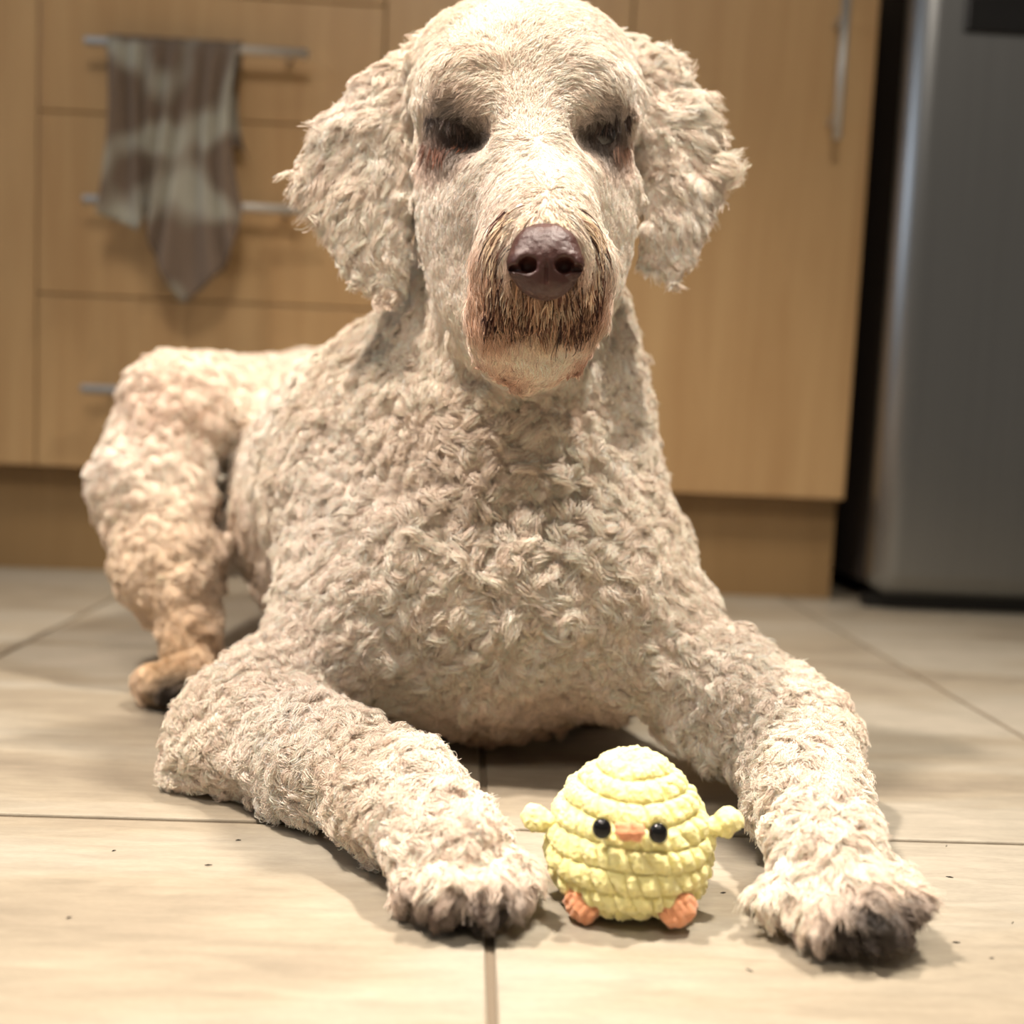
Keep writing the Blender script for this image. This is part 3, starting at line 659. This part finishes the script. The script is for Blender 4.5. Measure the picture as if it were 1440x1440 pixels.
def grow(P, Nn, T, L, curl, tuft, lie, nstr, npts, rad, wild, turns_mul=1.0):
    n = len(P)
    T = T-(T*Nn).sum(1, keepdims=True)*Nn; T /= np.linalg.norm(T, axis=1, keepdims=True)+1e-9
    ang = rng.normal(0, 1, n)*wild
    B = np.cross(Nn, T); T, B = T*np.cos(ang)[:, None]+B*np.sin(ang)[:, None], B*np.cos(ang)[:, None]-T*np.sin(ang)[:, None]
    s = np.linspace(0, 1, npts)
    L = L*rng.uniform(.75, 1.25, n)
    th0 = np.radians(72-25*lie); th1 = np.radians(40-75*lie)*rng.uniform(.7, 1.3, n)
    th = th0[:, None]+(th1-th0)[:, None]*s[None]**.6
    ds = 1/(npts-1)
    ct = np.concatenate([np.zeros((n, 1)), np.cumsum(np.cos(th[:, 1:])*ds, 1)], 1)
    st = np.concatenate([np.zeros((n, 1)), np.cumsum(np.sin(th[:, 1:])*ds, 1)], 1)
    shrink = 1-.38*curl
    a = ct*(L*shrink)[:, None]; h = st*(L*shrink)[:, None]
    turns = (.35+1.15*curl)*rng.uniform(.7, 1.3, n)*turns_mul*rng.choice([-1, 1], n); ph = rng.uniform(0, 2*np.pi, n)
    cr = curl*.20*L*(.8+.4*rng.random(n)); env = np.clip(s*2.5, 0, 1)[None]
    w_ = 2*np.pi*turns[:, None]*s[None]+ph[:, None]
    ob = cr[:, None]*env*(np.cos(w_)-np.cos(ph)[:, None]*(1-s[None])); oh = cr[:, None]*env*(np.sin(w_)-np.sin(ph)[:, None]*(1-s[None]))*.8
    # strands in the tuft
    r = np.sqrt(rng.random((n, nstr))); q = rng.uniform(0, 2*np.pi, (n, nstr))
    du = r*np.cos(q)*tuft[:, None]*1.35; dv = r*np.sin(q)*tuft[:, None]*1.35
    conv = rng.uniform(.25, .6, (n, 1))+np.clip(tuft[:, None]*1000-3.4, 0, 1)*.25; lf = rng.uniform(.6, 1.0, (n, nstr))
    k = (1-conv*np.clip(s*1.3, 0, 1)**.8)[:, None, :]                    # (n,1,npts)
    A = a[:, None, :]*lf[..., None]+du[..., None]*k
    Bq = ob[:, None, :]+dv[..., None]*k
    Hh = (h+oh)[:, None, :]*lf[..., None]
    jit = rng.normal(0, 1, (n, nstr, 1, 3))*(s**1.5)[None, None, :, None]*(.07*L[:, None, None, None])+rng.normal(0, 1, (n, nstr, 1, 3))*np.sin(s*9)[None, None, :, None]*(.02*L[:, None, None, None])
    Hh = np.maximum(Hh, -.001)-.0018*(s[None, None] < .01)
    X = P[:, None, None]+T[:, None, None]*A[..., None]+B[:, None, None]*Bq[..., None]+Nn[:, None, None]*Hh[..., None]+jit
    X[..., 2] = np.maximum(X[..., 2], .0008)
    R = rad[:, None, None]*(1-.65*s**1.5)[None, None]*np.ones((n, nstr, 1))
    return X.reshape(n*nstr, npts, 3).astype(np.float32), R.reshape(n*nstr, npts).astype(np.float32), T
def curves_object(name, sets, m, parent):
    cd = bpy.data.hair_curves.new(name)
    sizes = np.concatenate([np.full(len(x), x.shape[1]) for x, _, _ in sets])
    cd.add_curves(sizes.tolist())
    pos = np.concatenate([x.reshape(-1) for x, _, _ in sets]); cd.attributes['position'].data.foreach_set('vector', pos.astype(np.float32))
    ra = cd.attributes.get('radius') or cd.attributes.new('radius', 'FLOAT', 'POINT')
    ra.data.foreach_set('value', np.concatenate([r.reshape(-1) for _, r, _ in sets]).astype(np.float32))
    cl = cd.attributes.new('tint', 'FLOAT_COLOR', 'CURVE')
    c4 = np.ones((len(sizes), 4), dtype=np.float32); c4[:, :3] = np.concatenate([c for _, _, c in sets]); cl.data.foreach_set('color', c4.ravel())
    cd.materials.append(m); o = bpy.data.objects.new(name, cd); return link(o, parent)

def regions(P):
    x, y, d = proj(P)
    face = (x > 575)*(x < 905)*(y < 545)*(d < .715)
    muzz = face*(y > 325)*(x > 640)*(x < 880)*(d < .655)
    near = d < .86
    return face, muzz, near
def coat():
    def spacing(P):
        face, muzz, near = regions(P); 
        chest = np.linalg.norm((P-at(730, 740, .70))*[1, .8, .75], axis=1) < .095
        return np.where(face, .0030, np.where(near & chest, .0072, np.where(near, .0056, .0066)))
    P = sample(spacing, 900000); Nn = D.grad(P); n0 = len(P)
    keep = (P[:, 2] > .006) & ~((Nn[:, 2] < -.75) & (P[:, 2] < .06)); P, Nn = P[keep], Nn[keep]
    # leave the nose leather bare
    x, y, d = proj(P); nose = (((x-768)/53)**2+((y-364)/50)**2 < 1) & (d < .6); P, Nn = P[~nose], Nn[~nose]
    T, pr = guide(P); face, muzz, near = regions(P); sets = []
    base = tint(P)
    big = pr[:, 2] > 3.95; big &= near
    fc = ((CAM-P)*Nn).sum(1)/np.linalg.norm(CAM-P, axis=1) > -.25
    for sel, nstr, npts, rad, wild in ((face & ~muzz & fc, 18, 6, .00017, .22), (muzz & fc, 14, 8, .00017, .20), (near & ~face & fc & ~big, 38, 9, .00020, .95), (near & ~face & fc & big, 66, 11, .00021, .9),
                                       (near & ~fc, 16, 6, .00042, .8), (~near & ~face & fc, 24, 6, .00030, .8), (~near & ~face & ~fc, 9, 5, .0007, .8)):
        p, nn, t, g = P[sel], Nn[sel], T[sel], pr[sel]; n = len(p)
        if n == 0: continue
        wl = wild if wild < .3 else wild*np.clip(g[:, 1], .15, 1)
        wl = np.broadcast_to(wl, n); XS, RS = [], []
        for k in range(0, n, 1500):
            q = slice(k, k+1500)
            X, R, _ = grow(p[q], nn[q], t[q], g[q, 0]/1000, g[q, 1], g[q, 2]/1000, g[q, 3], nstr, npts, np.full(len(p[q]), rad), wl[q]); XS.append(X); RS.append(R)
        X, R = np.concatenate(XS), np.concatenate(RS); del XS, RS
        c = base[sel]*(1+rng.normal(0, .045, (n, 1))); c = np.repeat(c, nstr, 0)*(1+rng.normal(0, .15, (n*nstr, 1)))
        if wild == .20:                                      # rusty strands among pale ones in the beard
            dk = (rng.random(n*nstr) < .22) & (c[:, 0] < .62); c[dk] *= np.array([.45, .28, .22])
            lt = (rng.random(n*nstr) < .12); c[lt] = c[lt]*.4+CREAM*.6
        sets.append((X, R, np.clip(c, .004, .92)))
        print('fur', n, n*nstr)
    fur = curves_object('fur', sets, M_FUR, dog); fur['kind'] = 'stuff'
# long wet strands of the moustache, combed down over the lips and hugging them
def beard():
    def val(P):
        q = (P-D.lo)/D.h; i = np.clip(np.floor(q).astype(int), 0, D.n-2); t = q-i; o = 0
        for a in (0, 1):
            for b in (0, 1):
                for c in (0, 1):
                    o = o+np.abs(1-a-t[:, 0])*np.abs(1-b-t[:, 1])*np.abs(1-c-t[:, 2])*D.g[i[:, 0]+a, i[:, 1]+b, i[:, 2]+c]
        return o
    def nrm(P):
        e = .003; G_ = np.stack([val(P+v)-val(P-v) for v in np.eye(3)*e], 1); return G_/(np.linalg.norm(G_, axis=1, keepdims=True)+1e-9)
    sets = []
    def strands(n, xs, ys, d0, ang, L, rad, col, off, clump, sd=(3, 5)):
        t = rng.random(n); g = np.linspace(0, 1, len(xs))
        sx, sy, an = np.interp(t, g, xs)+rng.normal(0, sd[0], n), np.interp(t, g, ys)+rng.normal(0, sd[1], n), np.interp(t, g, ang)+rng.normal(0, .16, n)
        ln = L*rng.uniform(.4, 1.2, n); ph = rng.uniform(0, 6, n); bend = rng.uniform(.5, 1.1, n); cc = np.array(col)*rng.uniform(.6, 1.5, (n, 1))
        k = np.repeat(np.arange(n), clump); m = 12
        P = np.stack([at(x, y, d0) for x, y in zip(sx[k]+rng.normal(0, 1.5, len(k)), sy[k]+rng.normal(0, 2, len(k)))])
        for _ in range(9): P = P-(val(P)-.0015)[:, None]*nrm(P)*.9
        out = [P]; lk = ln[k]*rng.uniform(.8, 1.05, len(k))
        for j in range(1, m):
            u = j/m; a = an[k]*(1-bend[k]*u)+.16*np.sin(u*5+ph[k])
            dr = np.stack([np.sin(a), -np.cos(a), 0*a], 1)@MC.T
            N_ = nrm(P); dr -= (dr*N_).sum(1, keepdims=True)*N_; dr /= np.linalg.norm(dr, axis=1, keepdims=True)+1e-9
            P = P+dr*(lk/m)[:, None]; N_ = nrm(P); P = P-(val(P)-(.0015+off*u))[:, None]*N_*.8; out.append(P)
        X = np.stack(out, 1); lead = X[(np.arange(len(k))//clump)*clump]
        X = X+(lead-X)*np.clip(np.linspace(0, 1.0, m), 0, .8)[None, :, None]
        R = rad*(1-.7*np.linspace(0, 1, m)**2)[None]*np.ones((len(k), 1))
        sets.append((X.astype(np.float32), R.astype(np.float32), cc[k]))
    DK, RU, TN, PA = lin(62, 32, 24), lin(104, 64, 50), lin(178, 142, 116), lin(232, 210, 182)
    LX, LY, LA = [730, 712, 700, 697], [318, 332, 352, 385], [-1.5, -1.1, -.6, -.35]
    RX, RY, RA = [806, 823, 835, 840], [318, 332, 352, 385], [1.5, 1.1, .6, .35]
    for X_, Y_, A_ in ((LX, LY, LA), (RX, RY, RA)):
        strands(15, X_, Y_, .575, A_, .026, .00019, DK, .003, 3, (13, 12)); strands(22, X_, Y_, .575, A_, .024, .00018, RU, .003, 3, (11, 10)); strands(50, X_, Y_, .575, A_, .016, .00018, PA, .003, 3, (5, 6))
    BX, BY, BA = [688, 712, 740, 767, 796, 824, 846], [392, 412, 426, 430, 426, 412, 392], [-.35, -.4, -.35, 0, .35, .4, .35]
    strands(240, BX, BY, .575, BA, .023, .00021, TN, .004, 4, (6, 14)); strands(100, BX, BY, .575, BA, .024, .00021, RU, .004, 4, (6, 14))
    strands(75, BX, BY, .575, BA, .026, .00022, DK, .005, 3, (6, 14)); strands(70, BX, BY, .575, BA, .013, .00017, PA, .005, 3, (5, 4))
    for xs in ([672, 690, 720, 742], [795, 815, 840, 856]):
        strands(60, xs, [435, 452, 462, 460][::1 if xs[0] < 700 else -1], .58, [-.15, -.1, 0, 0], .014, .00021, DK, .004, 4, (7, 8)); strands(60, xs, [435, 452, 462, 460][::1 if xs[0] < 700 else -1], .58, [-.15, -.1, 0, 0], .013, .00021, TN, .004, 4, (7, 8))
    strands(30, [735, 750, 768, 785, 800], [308, 302, 300, 302, 308], .56, [-.6, -.3, 0, .3, .6], .009, .00016, PA, .004, 2, (3, 3))
    # brow hair falling over the eyes
    strands(44, [618, 640, 660, 682], [165, 158, 158, 168], .66, [-.3, -.1, .1, .2], .012, .00015, lin(66, 50, 42), .004, 3, (5, 4))
    strands(36, [815, 835, 855, 874], [168, 158, 158, 165], .66, [-.2, -.1, .1, .3], .011, .00015, lin(72, 56, 48), .004, 3, (5, 4))
    strands(26, [612, 628, 650, 672], [205, 222, 226, 220], .67, [-.2, -.1, .1, .1], .014, .00015, lin(125, 80, 60), .002, 3, (5, 5))
    strands(16, [825, 845, 862, 872], [215, 220, 218, 205], .67, [-.2, -.1, .1, .1], .012, .00015, lin(130, 95, 75), .002, 3, (5, 5))
    curves_object('beard', sets, M_FUR, dog)['kind'] = 'stuff'
beard()
coat(); del D; gc.collect()
# nose leather, with nostrils, at the tip of the muzzle
def nose():
    f = Field((-.026, -.024, -.027), (.026, .02, .026), .0006)
    f.ell((0, .001, .002), (.0188, .0150, .0168), .004)
    f.ell((0, .004, .0095), (.0150, .0125, .0095), .006)
    for s in (-1, 1): f.ell((s*.0118, -.0035, -.0025), (.0082, .0092, .0082), .005)
    f.ell((0, -.002, -.0105), (.0140, .0110, .0100), .006)
    f.ell((0, -.0095, -.001), (.0055, .0050, .0085), .004)
    for s in (-1, 1):
        f.carve((s*.0098, -.0130, -.0045), (.0048, .0090, .0043), .0022)
        f.cap  # the comma shaped slit running outwards from each nostril
        for k in range(5):
            u = k/4; f.carve((s*(.0115+.0062*u), -.0128+.0060*u*u, -.0062-.0006*math.sin(u*3.1)+.0012*u), (.0026, .0048, .0015), .0012)
    f.carve((0, -.0165, -.0125), (.0007, .0045, .0095), .0012)
    f.noise(.00022, .0016, 31); f.noise(.0003, .005, 32)
    a, b = f.surface()
    Wv = at(767, 368, .561)+np.stack([a[:, 0], a[:, 2], -a[:, 1]], 1)@MC.T
    # local depth axis is -(towards the lens)
    m = mat('nose_leather', lin(64, 33, 28).tolist()+[1], .42, bump=(1400, .55, .0005), var=(90, .25, (1, 1, 1)), spec=.55)
    return mesh('nose', Wv, b, m, dog)
nose()
def eyes():
    m = mat('dark_eye', (.012, .007, .005, 1), .12, coat=.6)
    for x, y in ((654, 190), (843, 190)):
        c = at(x, y, .6545); f = Field(c-.0135, c+.0135, .0009); f.ell(c, .0110, .001)
        a, b = f.surface(); mesh('eye', a, b, m, dog)
eyes()
def claws():
    m = mat('claw', lin(96, 78, 66).tolist()+[1], .35)
    for x, y, d, s in ((596, 1276, .494, -.3), (668, 1288, .484, -.1), (712, 1284, .486, .15), (1150, 1318, .480, -.1), (1212, 1318, .476, .1), (1270, 1300, .486, .4)):
        a = Vector(at(x, y, d)); k = Vector((s*.3, -1, -.45)).normalized(); a.z = max(a.z, .009)
        pts = [a-k*.006, a, a+k*.004+Vector((0, 0, -.0008)), a+k*.0075+Vector((0, 0, -.0035))]
        tube('claw', pts, [.0026, .0026, .0020, .0007], m, dog, 10)
